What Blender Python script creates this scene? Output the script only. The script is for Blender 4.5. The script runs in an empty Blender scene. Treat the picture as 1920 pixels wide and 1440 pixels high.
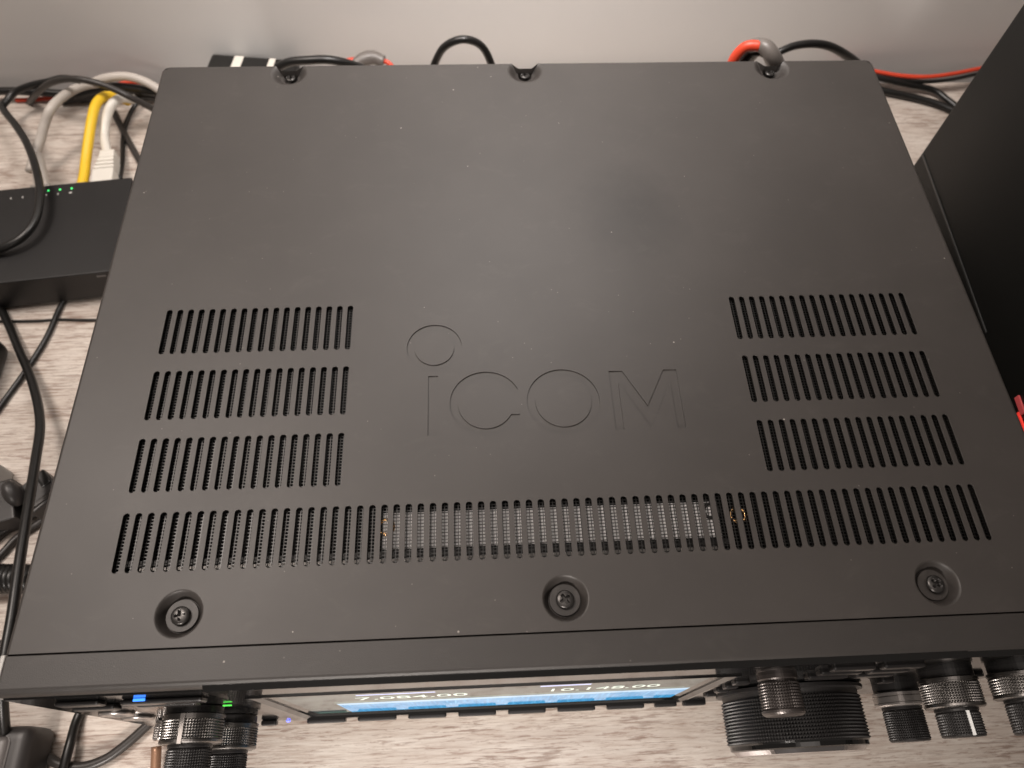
import bpy, bmesh, math, random
from mathutils import Vector, Matrix
random.seed(7)
S = 0.001            # everything below is written in millimetres
C = bpy.context.scene.collection
sc = bpy.context.scene
PI = math.pi

# ---------------------------------------------------------------- camera, world, lamps, exposure
cam_d = bpy.data.cameras.new('camera'); cam = bpy.data.objects.new('camera', cam_d); C.objects.link(cam)
cam.location = (-26.286*S, -40.274*S, 236.118*S)
cam.rotation_euler = (math.radians(28.5188), math.radians(-1.3232), math.radians(-2.5765))
cam_d.sensor_width = 36; cam_d.lens = 1380.178/1920*36
cam_d.clip_start = 0.005; cam_d.clip_end = 50
cam_d.dof.use_dof = True; cam_d.dof.focus_distance = 0.262; cam_d.dof.aperture_fstop = 15.0
sc.camera = cam
w = bpy.data.worlds.new('World'); sc.world = w; w.use_nodes = True
w.node_tree.nodes['Background'].inputs[0].default_value = (1.0, 0.86, 0.76, 1)
w.node_tree.nodes['Background'].inputs[1].default_value = 0.12
def area(name, loc, target, size, power, col, sy=None, spread=180):
    d = bpy.data.lights.new(name, 'AREA'); d.energy = power; d.color = col; d.size = size*S
    if sy: d.shape = 'RECTANGLE'; d.size_y = sy*S
    d.spread = math.radians(spread)
    o = bpy.data.objects.new(name, d); C.objects.link(o); o.location = Vector(loc)*S
    o.rotation_euler = (Vector(target)-Vector(loc)).to_track_quat('-Z', 'Y').to_euler()
    return o
area('key_lamp', (-480, 310, 900), (-60, 120, 0), 300, 8.0, (1.0, 0.89, 0.81))
area('overhead_fill', (-50, -100, 1500), (-50, 100, 0), 900, 4.0, (1.0, 0.89, 0.82))  # broad fill added overhead, no actual fitting
area('front_lamp', (-170, -620, 230), (-30, -60, -130), 120, 0.72, (1.0, 0.91, 0.84), spread=44)
area('wall_fill', (0, 290, 330), (5, 415, -40), 130, 1.05, (1.0, 0.94, 0.90), spread=116)  # added fill to brighten the wall behind the radio
sc.view_settings.view_transform = 'Standard'; sc.view_settings.look = 'None'
sc.view_settings.exposure = 0.0; sc.view_settings.gamma = 1.0
sc.view_settings.use_curve_mapping = False

# ---------------------------------------------------------------- materials
def mat(name, col, rough=0.5, metal=0.0, spec=0.5, coat=0.0, emis=None, es=1.0):
    m = bpy.data.materials.new(name); m.use_nodes = True
    b = m.node_tree.nodes['Principled BSDF']
    b.inputs['Base Color'].default_value = (*col, 1); b.inputs['Roughness'].default_value = rough
    b.inputs['Metallic'].default_value = metal; b.inputs['Specular IOR Level'].default_value = spec
    b.inputs['Coat Weight'].default_value = coat
    if emis: b.inputs['Emission Color'].default_value = (*emis, 1); b.inputs['Emission Strength'].default_value = es
    return m
class NT:
    def __init__(s, m): s.t = m.node_tree; s.b = s.t.nodes['Principled BSDF']
    def n(s, typ, **kw):
        x = s.t.nodes.new(typ)
        for k, v in kw.items():
            if k in x.inputs.keys(): x.inputs[k].default_value = v
            else: setattr(x, k, v)
        return x
    def l(s, a, b): s.t.links.new(a, b)
    def coord(s, scale=(1,1,1), loc=(0,0,0)):
        tc = s.n('ShaderNodeTexCoord'); mp = s.n('ShaderNodeMapping')
        mp.inputs['Scale'].default_value = scale; mp.inputs['Location'].default_value = loc
        s.l(tc.outputs['Object'], mp.inputs['Vector']); return mp.outputs[0]
    def noise(s, vec, scale, detail=4, rough=0.55, dist=0.0):
        x = s.n('ShaderNodeTexNoise'); x.inputs['Scale'].default_value = scale; x.inputs['Detail'].default_value = detail
        x.inputs['Roughness'].default_value = rough; x.inputs['Distortion'].default_value = dist
        s.l(vec, x.inputs['Vector']); return x.outputs['Fac']
    def ramp(s, fac, stops):
        r = s.n('ShaderNodeValToRGB'); e = r.color_ramp.elements
        while len(e) < len(stops): e.new(0.5)
        for q, (p, c) in zip(e, stops): q.position = p; q.color = (*c, 1) if len(c) == 3 else c
        s.l(fac, r.inputs[0]); return r.outputs[0]
    def mix(s, fac, a, b, mode='MIX'):
        x = s.n('ShaderNodeMix'); x.data_type = 'RGBA'; x.blend_type = mode
        for i, v in ((0, fac), (6, a), (7, b)):
            if hasattr(v, 'links') or hasattr(v, 'is_linked'): s.l(v, x.inputs[i])
            else: x.inputs[i].default_value = v if i == 0 else (*v, 1)
        return x.outputs[2]
    def math(s, op, a, b=0.0, c=None):
        x = s.n('ShaderNodeMath'); x.operation = op
        for i, v in enumerate((a, b) if c is None else (a, b, c)):
            if hasattr(v, 'is_linked'): s.l(v, x.inputs[i])
            else: x.inputs[i].default_value = v
        return x.outputs[0]
    def bump(s, h, strength, dist):
        x = s.n('ShaderNodeBump'); x.inputs['Strength'].default_value = strength; x.inputs['Distance'].default_value = dist
        s.l(h, x.inputs['Height']); s.l(x.outputs[0], s.b.inputs['Normal'])

def painted_metal(name, base, rough, speck=1.0, grain=0.00004):
    m = mat(name, base, rough); q = NT(m)
    v = q.coord()
    big = q.noise(v, 22, 5, 0.6)
    fine = q.noise(v, 2600, 2, 0.6)
    col = q.ramp(big, [(0.3, tuple(c*0.9 for c in base)), (0.7, tuple(c*1.12 for c in base))])
    # dust: sparse bright specks of several sizes
    for sc_, th, lim, lv in ((170, 0.055, 0.93, 0.4), (420, 0.10, 0.93, 0.14), (70, 0.016, 0.84, 0.5)):
        vo = q.n('ShaderNodeTexVoronoi'); vo.inputs['Scale'].default_value = sc_; q.l(v, vo.inputs['Vector'])
        near = q.math('LESS_THAN', vo.outputs['Distance'], th)
        sep = q.n('ShaderNodeSeparateColor'); q.l(vo.outputs['Color'], sep.inputs[0])
        pick = q.math('GREATER_THAN', sep.outputs[0], lim)
        patch = q.math('GREATER_THAN', q.noise(v, 35, 2), 0.47)
        f = q.math('MULTIPLY', q.math('MULTIPLY', near, pick), q.math('MULTIPLY', patch, lv*speck))
        col = q.mix(f, col, (0.62, 0.57, 0.52))
    if name.startswith('matte'):       # greasy finger smudge
        dv = q.n('ShaderNodeVectorMath'); dv.operation = 'DISTANCE'; q.l(q.coord((1, 0.8, 1)), dv.inputs[0]); dv.inputs[1].default_value = (0.038, 0.134, 0)
        sg = q.math('SUBTRACT', 1.0, q.math('MULTIPLY', dv.outputs['Value'], 36.0))
        sg = q.ramp(q.math('ADD', sg, q.math('MULTIPLY', q.math('SUBTRACT', q.noise(v, 45, 4, 0.6), 0.5), 1.3)), [(0.1, (0, 0, 0)), (0.75, (1, 1, 1))])
        col = q.mix(q.math('MULTIPLY', sg, 0.42), col, (0.010, 0.009, 0.0085))
    # faint wiped dust
    sm = q.ramp(q.noise(q.coord((1, 1.6, 1)), 60, 6, 0.72, 0.6), [(0.56, (0, 0, 0)), (0.8, (1, 1, 1))])
    col = q.mix(q.math('MULTIPLY', sm, 0.022*speck), col, (0.6, 0.55, 0.5))
    q.l(col, q.b.inputs['Base Color'])
    rr = q.n('ShaderNodeMapRange'); q.l(q.noise(v, 14, 4), rr.inputs[0])
    rr.inputs[3].default_value = rough-0.05; rr.inputs[4].default_value = rough+0.06
    q.l(rr.outputs[0], q.b.inputs['Roughness'])
    q.bump(fine, 0.35, grain)
    return m
M = {}
M['cover'] = painted_metal('matte_charcoal_paint', (0.036, 0.0315, 0.0288), 0.49)
M['bezel'] = painted_metal('textured_charcoal_plastic', (0.026, 0.0230, 0.0212), 0.49, 0.8, 0.00012)
M['dark'] = mat('dark_inside', (0.004, 0.0037, 0.0035), 0.8, 0, 0.2)
M['mesh'] = mat('black_mesh', (0.007, 0.0065, 0.006), 0.35)
M['plate'] = mat('aluminium_plate', (0.86, 0.84, 0.83), 0.6, 0.0)
M['rail'] = mat('dark_rail', (0.03, 0.028, 0.026), 0.5)
M['lip'] = mat('plated_lip', (0.34, 0.32, 0.30), 0.5, 0.3)
M['brass'] = mat('brass', (0.75, 0.45, 0.2), 0.25, 1.0)
M['screw'] = mat('black_zinc_screw', (0.055, 0.052, 0.05), 0.34, 0.7)
M['gloss'] = mat('glossy_black_plastic', (0.006, 0.006, 0.006), 0.09, 0.0, 0.6)
M['knobk'] = mat('black_rubber_knurl', (0.012, 0.011, 0.011), 0.42)
M['knobg'] = mat('gunmetal_knurl', (0.19, 0.18, 0.172), 0.32, 1.0)
M['knobd'] = mat('dark_gunmetal_knurl', (0.055, 0.047, 0.044), 0.33, 0.5)
M['chrome'] = mat('polished_ring', (0.55, 0.54, 0.55), 0.12, 1.0)
M['marker'] = mat('white_marker', (0.72, 0.73, 0.72), 0.4)
M['silver'] = mat('satin_silver', (0.42, 0.39, 0.37), 0.28, 0.8)
M['button'] = mat('button_plastic', (0.012, 0.011, 0.011), 0.3)
M['glass'] = mat('display_border', (0.004, 0.005, 0.005), 0.06)
M['cable'] = mat('black_cable_jacket', (0.0075, 0.007, 0.0065), 0.36)
M['cableg'] = mat('dark_grey_cable_jacket', (0.03, 0.026, 0.0235), 0.40)
M['greyc'] = mat('grey_cable_jacket', (0.46, 0.42, 0.38), 0.45)
M['white'] = mat('white_plastic', (0.66, 0.63, 0.57), 0.4)
M['clear'] = mat('clear_plug_plastic', (0.55, 0.52, 0.48), 0.15)
M['clear'].node_tree.nodes['Principled BSDF'].inputs['Transmission Weight'].default_value = 0.5
M['yellow'] = mat('yellow_cable_jacket', (0.78, 0.50, 0.02), 0.42)
M['red'] = mat('red_cable_jacket', (0.60, 0.055, 0.022), 0.45)
M['shrink'] = mat('grey_boot', (0.13, 0.115, 0.105), 0.42)
M['switch'] = painted_metal('switch_case', (0.0075, 0.007, 0.0072), 0.42, 0.15)
M['tower'] = mat('tower_black', (0.0045, 0.0045, 0.004), 0.5, 0, 0.3)
M['trim'] = mat('tower_trim', (0.022, 0.022, 0.021), 0.4)
M['grey'] = mat('grey_plastic', (0.13, 0.12, 0.115), 0.4)
M['lgrey'] = mat('light_grey_plastic', (0.42, 0.41, 0.39), 0.4)
M['dgrey'] = mat('dark_grey_plastic', (0.03, 0.027, 0.026), 0.42)
M['led_g'] = mat('green_led', (0.1, 0.8, 0.2), 0.3, emis=(0.05, 1.0, 0.22), es=1.0)
M['led_g2'] = mat('green_key_light', (0.1, 0.8, 0.1), 0.3, emis=(0.12, 0.95, 0.10), es=0.6)
M['led_b'] = mat('blue_led', (0.1, 0.3, 1), 0.3, emis=(0.03, 0.22, 1.0), es=1.8)
M['led_v'] = mat('violet_led', (0.2, 0.2, 1), 0.3, emis=(0.12, 0.16, 1.0), es=1.5)
M['led_r'] = mat('red_lamp', (0.8, 0.05, 0.04), 0.3, emis=(1.0, 0.05, 0.03), es=0.35)
M['led_p'] = mat('dim_red_lamp', (0.3, 0.05, 0.05), 0.3, emis=(0.30, 0.04, 0.04), es=0.5)

# desk: whitewashed weathered wood print
m = mat('whitewashed_wood', (0.6, 0.52, 0.45), 0.42); q = NT(m); M['desk'] = m
base = q.ramp(q.noise(q.coord((1, 4, 1)), 18, 6, 0.6, 0.4), [(0.3, (0.50, 0.44, 0.39)), (0.55, (0.60, 0.545, 0.49)), (0.75, (0.67, 0.62, 0.565))])
grain = q.ramp(q.noise(q.coord((1, 20, 1)), 48, 8, 0.72, 0.35), [(0.38, (1, 1, 1)), (0.48, (0.4, 0.4, 0.4)), (0.56, (0, 0, 0))])
col = q.mix(q.math('MULTIPLY', grain, 0.62), base, (0.36, 0.275, 0.225))
# brown worn streaks, broken up along the grain
st = q.noise(q.coord((1, 15, 1), (0.3, 0.1, 0)), 62, 7, 0.68, 0.5)
ms = q.noise(q.coord((1, 2.4, 1), (0.11, 0.7, 0)), 16, 3, 0.6, 0.8)
sm = q.ramp(q.math('ADD', st, q.math('MULTIPLY', ms, 0.55)), [(0.80, (0, 0, 0)), (0.90, (1, 1, 1))])
col = q.mix(q.math('MULTIPLY', sm, 0.62), col, (0.15, 0.08, 0.052))
st2 = q.ramp(q.noise(q.coord((1, 9, 1), (0.9, 0.4, 0)), 110, 5, 0.7, 0.3), [(0.56, (0, 0, 0)), (0.62, (1, 1, 1))])
col = q.mix(q.math('MULTIPLY', st2, 0.6), col, (0.24, 0.155, 0.12))
hi = q.ramp(q.noise(q.coord((1, 9, 1), (0.5, 0.2, 0)), 50, 5, 0.7), [(0.55, (0, 0, 0)), (0.75, (1, 1, 1))])
col = q.mix(q.math('MULTIPLY', hi, 0.45), col, (0.74, 0.68, 0.62))
tc = q.n('ShaderNodeTexCoord'); sp = q.n('ShaderNodeSeparateXYZ'); q.l(tc.outputs['Object'], sp.inputs[0])
for yj in (-0.112, 0.048, 0.207, 0.3605):
    j = q.math('LESS_THAN', q.math('ABSOLUTE', q.math('SUBTRACT', sp.outputs[1], yj)), 0.00045)
    col = q.mix(q.math('MULTIPLY', j, 0.55), col, (0.16, 0.11, 0.085))
q.l(col, q.b.inputs['Base Color'])
q.bump(q.noise(q.coord((1, 14, 1)), 60, 6, 0.7), 0.25, 0.0004)

m = mat('wall_paint', (0.60, 0.555, 0.52), 0.55); q = NT(m); M['wall'] = m
q.l(q.ramp(q.noise(q.coord(), 4, 4), [(0.3, (0.68, 0.665, 0.65)), (0.7, (0.72, 0.705, 0.69))]), q.b.inputs['Base Color'])
q.bump(q.noise(q.coord(), 700, 4, 0.6), 0.15, 0.0003)

# ---------------------------------------------------------------- helpers
def tag(o, label, cat, group=None, kind=None):
    if label: o['label'] = label
    if cat: o['category'] = cat
    if group: o['group'] = group
    if kind: o['kind'] = kind
    return o
def obj(name, bm, material, parent=None, smooth=False, bevel=0, seg=2):
    me = bpy.data.meshes.new(name)
    bmesh.ops.recalc_face_normals(bm, faces=bm.faces)
    for v in bm.verts: v.co *= S
    for f in bm.faces: f.smooth = smooth
    bm.to_mesh(me); bm.free()
    ms = material if isinstance(material, (list, tuple)) else [material]
    for x in ms: me.materials.append(x)
    o = bpy.data.objects.new(name, me); C.objects.link(o)
    if parent: o.parent = parent; o.matrix_parent_inverse = Matrix.Translation(parent.location).inverted() if parent.parent is None else Matrix.Identity(4)
    return o
def empty(name, loc):
    o = bpy.data.objects.new(name, None); C.objects.link(o); o.location = Vector(loc)*S; o.empty_display_size = 0.01; return o
def box(bm, x0, x1, y0, y1, z0, z1, bevel=0.0, seg=2, mi=0, M4=None):
    b = bmesh.new(); bmesh.ops.create_cube(b, size=1)
    for v in b.verts:
        v.co = Vector((x0+(v.co.x+.5)*(x1-x0), y0+(v.co.y+.5)*(y1-y0), z0+(v.co.z+.5)*(z1-z0)))
    if bevel: bmesh.ops.bevel(b, geom=b.edges[:], offset=bevel, segments=seg, affect='EDGES', profile=0.6)
    join(bm, b, M4, mi)
def join(bm, b, M4=None, mi=0):
    mp = {}
    for v in b.verts: mp[v] = bm.verts.new(M4 @ v.co if M4 else v.co)
    for f in b.faces:
        try: g = bm.faces.new([mp[v] for v in f.verts]); g.material_index = mi
        except ValueError: pass
    b.free()
def one(fn, *a, **k):
    bm = bmesh.new(); fn(bm, *a, **k); return bm
def catmull(pts, n=8):
    P = [Vector(p) for p in pts]
    if len(P) < 3: return P
    P = [P[0]*2-P[1]] + P + [P[-1]*2-P[-2]]
    out = []
    for i in range(1, len(P)-2):
        a, b, c, d = P[i-1:i+3]
        for k in range(n):
            t = k/n
            out.append(0.5*((2*b)+(c-a)*t+(2*a-5*b+4*c-d)*t*t+(3*b-a-3*c+d)*t**3))
    out.append(P[-2]); return out
def tube(bm, pts, r, n=8, sides=12, cap=True, flat=1.0):
    Q = catmull(pts, n) if n else [Vector(p) for p in pts]
    rad = r if callable(r) else (lambda t: r)
    t0 = (Q[1]-Q[0]).normalized(); up = Vector((0, 0, 1)) if abs(t0.z) < .9 else Vector((1, 0, 0))
    a = t0.cross(up).normalized(); rings = []
    for i, p in enumerate(Q):
        t = (Q[min(i+1, len(Q)-1)]-Q[max(i-1, 0)]).normalized()
        a = (a-t*a.dot(t)).normalized(); b = t.cross(a)
        rr = rad(i/(len(Q)-1))
        rings.append([bm.verts.new(p+(a*math.cos(k*2*PI/sides)+b*math.sin(k*2*PI/sides)*flat)*rr) for k in range(sides)])
    for A, B in zip(rings, rings[1:]):
        for k in range(sides): bm.faces.new((A[k], A[(k+1)%sides], B[(k+1)%sides], B[k]))
    if cap: bm.faces.new(rings[0][::-1]); bm.faces.new(rings[-1])
def lathe(bm, cx, cz, prof, N=64, cap=True, mi=0):
    # axis along y; prof = [(y, r)], fronts at smaller y
    rings = []
    for y, r in prof:
        rings.append([bm.verts.new((cx+r*math.cos(2*PI*k/N), y, cz+r*math.sin(2*PI*k/N))) for k in range(N)])
    for A, B in zip(rings, rings[1:]):
        for k in range(N):
            f = bm.faces.new((A[k], A[(k+1)%N], B[(k+1)%N], B[k])); f.material_index = mi
    if cap: bm.faces.new(rings[-1]); bm.faces.new(rings[0][::-1])
def knurl(bm, cx, cz, y0, y1, r, N, rows, depth, r1=None):
    # rows of little pyramids
    r1 = r if r1 is None else r1
    n2 = N*2; rings = []
    for j in range(rows*2+1):
        t = j/(rows*2); y = y0+(y1-y0)*t; rb = r+(r1-r)*t
        rings.append([bm.verts.new((cx+(rb-(0 if (k%2 and j%2) else depth))*math.cos(PI*k/N), y, cz+(rb-(0 if (k%2 and j%2) else depth))*math.sin(PI*k/N))) for k in range(n2)])
    for A, B in zip(rings, rings[1:]):
        for k in range(n2): bm.faces.new((A[k], A[(k+1)%n2], B[(k+1)%n2], B[k]))
def cable(name, pts, r, m, label, cat='cable', group=None, parent=None, sides=12, flat=1.0):
    bm = bmesh.new(); tube(bm, pts, r, 8, sides, True, flat)
    o = obj(name, bm, m, parent, True)
    if parent is None: tag(o, label, cat, group)
    return o

# ---------------------------------------------------------------- setting
bm = one(box, -1500, 1500, 415, 440, -900, 2000); wall = obj('wall', bm, M['wall']); wall['kind'] = 'structure'
bm = one(box, -1500, 1500, -500, 403, -158, -130, 1.2); desk = obj('desk', bm, M['desk'])
tag(desk, 'whitewashed wood grain desk top under the radio and cables', 'desk')

# ---------------------------------------------------------------- the radio
CX = -1.4                                         # centre line
XL, XR, YR = CX-170, CX+170, 262.6
radio = empty('radio_transceiver', (CX, 126, -130))
tag(radio, 'large charcoal desktop radio with slotted top cover, knobs and lit display', 'radio')

# top cover -------------------------------------------------------
PITCH = 4.0152; HW = 1.10
def slotx(i): return CX+(i-36.5)*PITCH
ROWS = [((104.3, 124.1), list(range(1, 19))+list(range(55, 73))), ((77.3, 97.2), list(range(1, 19))+list(range(55, 73))),
        ((50.4, 70.3), list(range(1, 19))+list(range(55, 73))), ((23.5, 43.4), list(range(1, 73)))]
loops = []
def stadium(cx, y0, y1, h, n=7):
    p = []
    for k in range(n+1): a = PI*k/n; p.append((cx+h*math.cos(a), y1-h+h*math.sin(a)))
    for k in range(n+1): a = PI+PI*k/n; p.append((cx+h*math.cos(a), y0+h+h*math.sin(a)))
    return p
def circle(cx, cy, r, n=64, a0=0.0, a1=2*PI, close=True):
    k = n if close else n+1
    return [(cx+r*math.cos(a0+(a1-a0)*i/n), cy+r*math.sin(a0+(a1-a0)*i/n)) for i in range(k)]
RB = 1.3                                          # bend radius of the cover's edges
FS = [(CX-120.3, 10.3), (CX-0.2, 10.3), (CX+120.4, 10.3)]
RS = [(CX-110.8, 257.0), (CX+0.2, 257.0), (CX+119.4, 257.0)]
FR, RR = 7.5, 8.6
yb = YR-RB
out = [(XL+RB, 0.35), (XR-RB, 0.35), (XR-RB, yb-2), (XR-RB-2, yb)]
for (cx, cy) in RS[::-1]:
    a = math.asin((yb-cy)/RR)
    out += circle(cx, cy, RR, 40, a, -PI-a, False)
out += [(XL+RB+2, yb), (XL+RB, yb-2)]
loops.append(out)
for (y0, y1), idx in ROWS:
    for i in idx: loops.append(stadium(slotx(i), y0, y1, HW))
for cx, cy in FS: loops.append(circle(cx, cy, FR, 64))
# engraved logo outlines
loops.append(circle(-43.4, 104.0, 10.3, 72)); loops.append(circle(-43.4, 104.0, 7.3, 64))
loops.append([(-45.6, 68), (-45.6, 92), (-42.0, 92), (-42.0, 68)])
ro, ri, cc = 13.0, 10.0, (-24.8, 80.2)
a_o = math.asin(5.3/ro); a_i = math.asin(5.3/ri)
a_o2 = math.asin(4.7/ro); a_i2 = math.asin(4.7/ri)
loops.append(circle(*cc, ro, 60, a_o, 2*PI-a_o2, False)+circle(*cc, ri, 56, 2*PI-a_i2, a_i, False))
loops.append(circle(3.2, 80.1, 13.2, 80)); loops.append(circle(3.2, 80.1, 10.1, 72))
loops.append([(20.9, 68), (20.9, 92), (25.9, 92), (33.6, 77.4), (41.2, 92), (46.2, 92), (46.2, 68), (43.1, 68), (43.1, 86.5), (33.6, 68.2), (24.0, 86.5), (24.0, 68)])
cu = bpy.data.curves.new('cover_outline', 'CURVE'); cu.dimensions = '2D'; cu.fill_mode = 'BOTH'; cu.extrude = 0.3
for L in loops:
    s = cu.splines.new('POLY'); s.points.add(len(L)-1)
    for p, (x, y) in zip(s.points, L): p.co = (x, y, 0, 1)
    s.use_cyclic_u = True
tmp = bpy.data.objects.new('tmp_outline', cu); C.objects.link(tmp)
bpy.context.view_layer.update()
me0 = bpy.data.meshes.new_from_object(tmp.evaluated_get(bpy.context.evaluated_depsgraph_get()))
bm = bmesh.new(); bm.from_mesh(me0)
for v in bm.verts: v.co.z -= 0.3
bmesh.ops.remove_doubles(bm, verts=bm.verts, dist=0.0005)
bpy.data.objects.remove(tmp); bpy.data.curves.remove(cu); bpy.data.meshes.remove(me0)
# logo floor, 0.3 mm down
for x0, x1, y0, y1 in ((-55, 17.5, 66, 116), (19.5, 47.5, 66, 94)):
    vs = [bm.verts.new((x, y, -0.55)) for x, y in ((x0, y0), (x1, y0), (x1, y1), (x0, y1))]; bm.faces.new(vs)
# bent edges going down: left, rear, right
path = [(XL+RB, 0.35, -1, 0), (XL+RB, yb-2, -1, 0), (XL+RB+0.6, yb-0.6, -.707, .707), (XL+RB+2, yb, 0, 1)]
def lip(pathpts, depth=117, notch=False):
    rings = []
    for x, y, nx, ny in pathpts:
        ring = []
        for k in range(6):
            a = PI/2*k/5
            ring.append(bm.verts.new((x+nx*RB*math.sin(a), y+ny*RB*math.sin(a), RB*math.cos(a)-RB)))
        ring.append(bm.verts.new((x+nx*RB, y+ny*RB, -depth)))
        rings.append(ring)
    for A, B in zip(rings, rings[1:]):
        for k in range(6):
            f = bm.faces.new((A[k], A[k+1], B[k+1], B[k])); f.smooth = k < 5
lip(path); lip([(2*CX-x, y, -nx, ny) for x, y, nx, ny in path])
xs = [XL+RB+2]
for cx, cy in RS:
    dx = math.sqrt(RR**2-(yb-cy)**2); xs += [cx-dx, cx+dx]
xs.append(XR-RB-2)
for a, b in zip(xs[::2], xs[1::2]): lip([(a, yb, 0, 1), (b, yb, 0, 1)])
def sstep(t): t = max(0, min(1, t)); return t*t*(3-2*t)
# pressed dimples round the front screws
for cx, cy in FS:
    rr_ = [0.0, 4.9, 5.05]+[5.05+(FR-5.05)*k/10 for k in range(1, 11)]
    prev = None
    for r in rr_:
        z = -2.9 if r <= 4.95 else -4.0 if r < 5.1 else -4.0*(1-sstep((r-5.05)/(FR-5.05)))**1.25
        if r > FR-0.01: z = 0
        ring = [bm.verts.new((cx+r*math.cos(2*PI*k/64), cy+r*math.sin(2*PI*k/64), z)) for k in range(64)] if r else [bm.verts.new((cx, cy, z))]
        if prev:
            for k in range(64):
                f = bm.faces.new((prev[k], prev[(k+1)%64], ring[(k+1)%64], ring[k])) if len(prev) > 1 else bm.faces.new((prev[0], ring[(k+1)%64], ring[k]))
                f.smooth = r > 5.1
        prev = ring
# pressed notches at the rear edge
def ylim(dx):
    d = abs(dx)
    return YR-4.4 if d < 3.2 else min(YR-0.4, YR-4.4+(d-3.2)*1.15)
for cx, cy in RS:
    prev = None
    for q_ in range(0, 19):
        r = RR*q_/18
        z = 0 if q_ == 18 else -6.0 if r < 3.1 else (-3.4*(1-sstep((r-3.6)/(RR-3.6))))
        ring = []
        for k in range(72):
            x, y = r*math.cos(2*PI*k/72), r*math.sin(2*PI*k/72)
            yl = ylim(x)-cy
            ring.append(bm.verts.new((cx+x, cy+min(y, yl), z)))
        if prev:
            for k in range(72):
                f = bm.faces.new((prev[k], prev[(k+1)%72], ring[(k+1)%72], ring[k])); f.smooth = True
        prev = ring
bmesh.ops.dissolve_degenerate(bm, dist=0.0005, edges=bm.edges[:])
me = bpy.data.meshes.new('top_cover')
for v in bm.verts: v.co *= S
bm.to_mesh(me); bm.free(); me.materials.append(M['cover'])
cover = bpy.data.objects.new('top_cover', me); C.objects.link(cover); cover.parent = radio
cover.matrix_parent_inverse = Matrix.Translation(radio.location).inverted()
cover['label'] = 'charcoal painted sheet cover with long vent slots and engraved maker name'

# screws ----------------------------------------------------------
def screw_bm(R_=2.95, h=1.9, rot=0.3):
    b = bmesh.new(); n = 52; g = {}
    for i in range(n+1):
        for j in range(n+1):
            x = (i/n*2-1)*R_; y = (j/n*2-1)*R_; m_ = max(abs(x), abs(y)); d = math.hypot(x, y)
            if d > 1e-6: x, y = x*m_/d, y*m_/d
            d = math.hypot(x, y); z = h*math.sqrt(max(0, 1-(d/(R_*1.01))**3))**0.45
            xr, yr = x*math.cos(rot)+y*math.sin(rot), -x*math.sin(rot)+y*math.cos(rot)
            cr = min(max(abs(xr)/1.75, abs(yr)/0.46), max(abs(yr)/1.75, abs(xr)/0.46))
            if cr < 1 or abs(xr)+abs(yr) < 1.0: z -= 1.6
            g[i, j] = b.verts.new((x, y, z))
    for i in range(n):
        for j in range(n): b.faces.new((g[i, j], g[i+1, j], g[i+1, j+1], g[i, j+1]))
    return b
for k, (cx, cy, cz, rot) in enumerate([(FS[0][0]-0.2, FS[0][1]-0.2, -2.9, 0.15), (FS[1][0], FS[1][1], -2.9, 0.6), (FS[2][0]+0.2, FS[2][1], -2.7, 0.75),
                       (RS[0][0], RS[0][1]+0.1, -3.6, 0.0), (RS[1][0], RS[1][1]+0.1, -3.6, 0.2), (RS[2][0], RS[2][1]+0.1, -3.6, 0.1)]):
    b = screw_bm(2.95 if k < 3 else 2.3, 1.9 if k < 3 else 1.3, rot)
    bmesh.ops.translate(b, verts=b.verts, vec=(cx, cy, cz))
    obj('screw', b, M['screw'], radio, True)

# inside ----------------------------------------------------------
bm = bmesh.new()
box(bm, XL+2.5, XR-2.5, 1, YR-6, -112, -45)
obj('chassis', bm, M['dark'], radio)
bm = bmesh.new(); wp = 1.14; wr = 0.125
blocks = [(slotx(1)-3, slotx(18)+3, 48, 126), (slotx(55)-3, slotx(72)+3, 48, 126), (slotx(1)-3, slotx(72)+3, 21, 46)]
def strip(x0, x1, y0, y1, z0, z1):
    v = [bm.verts.new(p) for p in ((x0, y0, z1), (x1, y0, z1), (x1, y1, z1), (x0, y1, z1), (x0, y0, z0), (x1, y0, z0), (x1, y1, z0), (x0, y1, z0))]
    for q_ in ((0, 1, 2, 3), (7, 6, 5, 4), (0, 4, 5, 1), (1, 5, 6, 2), (2, 6, 7, 3), (3, 7, 4, 0)): bm.faces.new([v[k] for k in q_])
for x0, x1, y0, y1 in blocks:
    x = x0
    while x < x1: strip(x-wr, x+wr, y0, y1, -2.05, -1.85); x += wp
    y = y0
    while y < y1: strip(x0, x1, y-wr, y+wr, -2.0, -1.8); y += wp
obj('wire_mesh', bm, M['mesh'], radio)
bm = one(box, -60.6, 53.0, 29.0, 41.4, -4.4, -3.2, 0.1); pl = obj('shield_plate', bm, M['plate'], radio); pl['label'] = 'pale metal plate seen through the front slots'
bm = one(box, XL+8, 56, 26.9, 28.9, -12, -5.2, 0.1); obj('front_rail', bm, M['rail'], radio)
bm = one(box, slotx(2)+1.2, 53.5, 25.3, 26.4, -9, -5.0, 0.1); obj('rail_lip', bm, M['lip'], radio)
def hring(b, cx, cy, cz, R0, r0, n=32, m=8):
    V = [[b.verts.new((cx+(R0+r0*math.cos(2*PI*j/m))*math.cos(2*PI*i/n), cy+(R0+r0*math.cos(2*PI*j/m))*math.sin(2*PI*i/n), cz+r0*math.sin(2*PI*j/m))) for j in range(m)] for i in range(n)]
    for i in range(n):
        for j in range(m): b.faces.new((V[i][j], V[(i+1)%n][j], V[(i+1)%n][(j+1)%m], V[i][(j+1)%m]))
for cx, cy, m_ in ((-59.4, 36.5, 'brass'), (50.6, 38.0, 'screw'), (59.5, 36.2, 'brass')):
    b = bmesh.new(); hring(b, cx, cy, -3.1, 2.5, 0.6); obj('ring_terminal', b, M[m_], radio, True)

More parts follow.
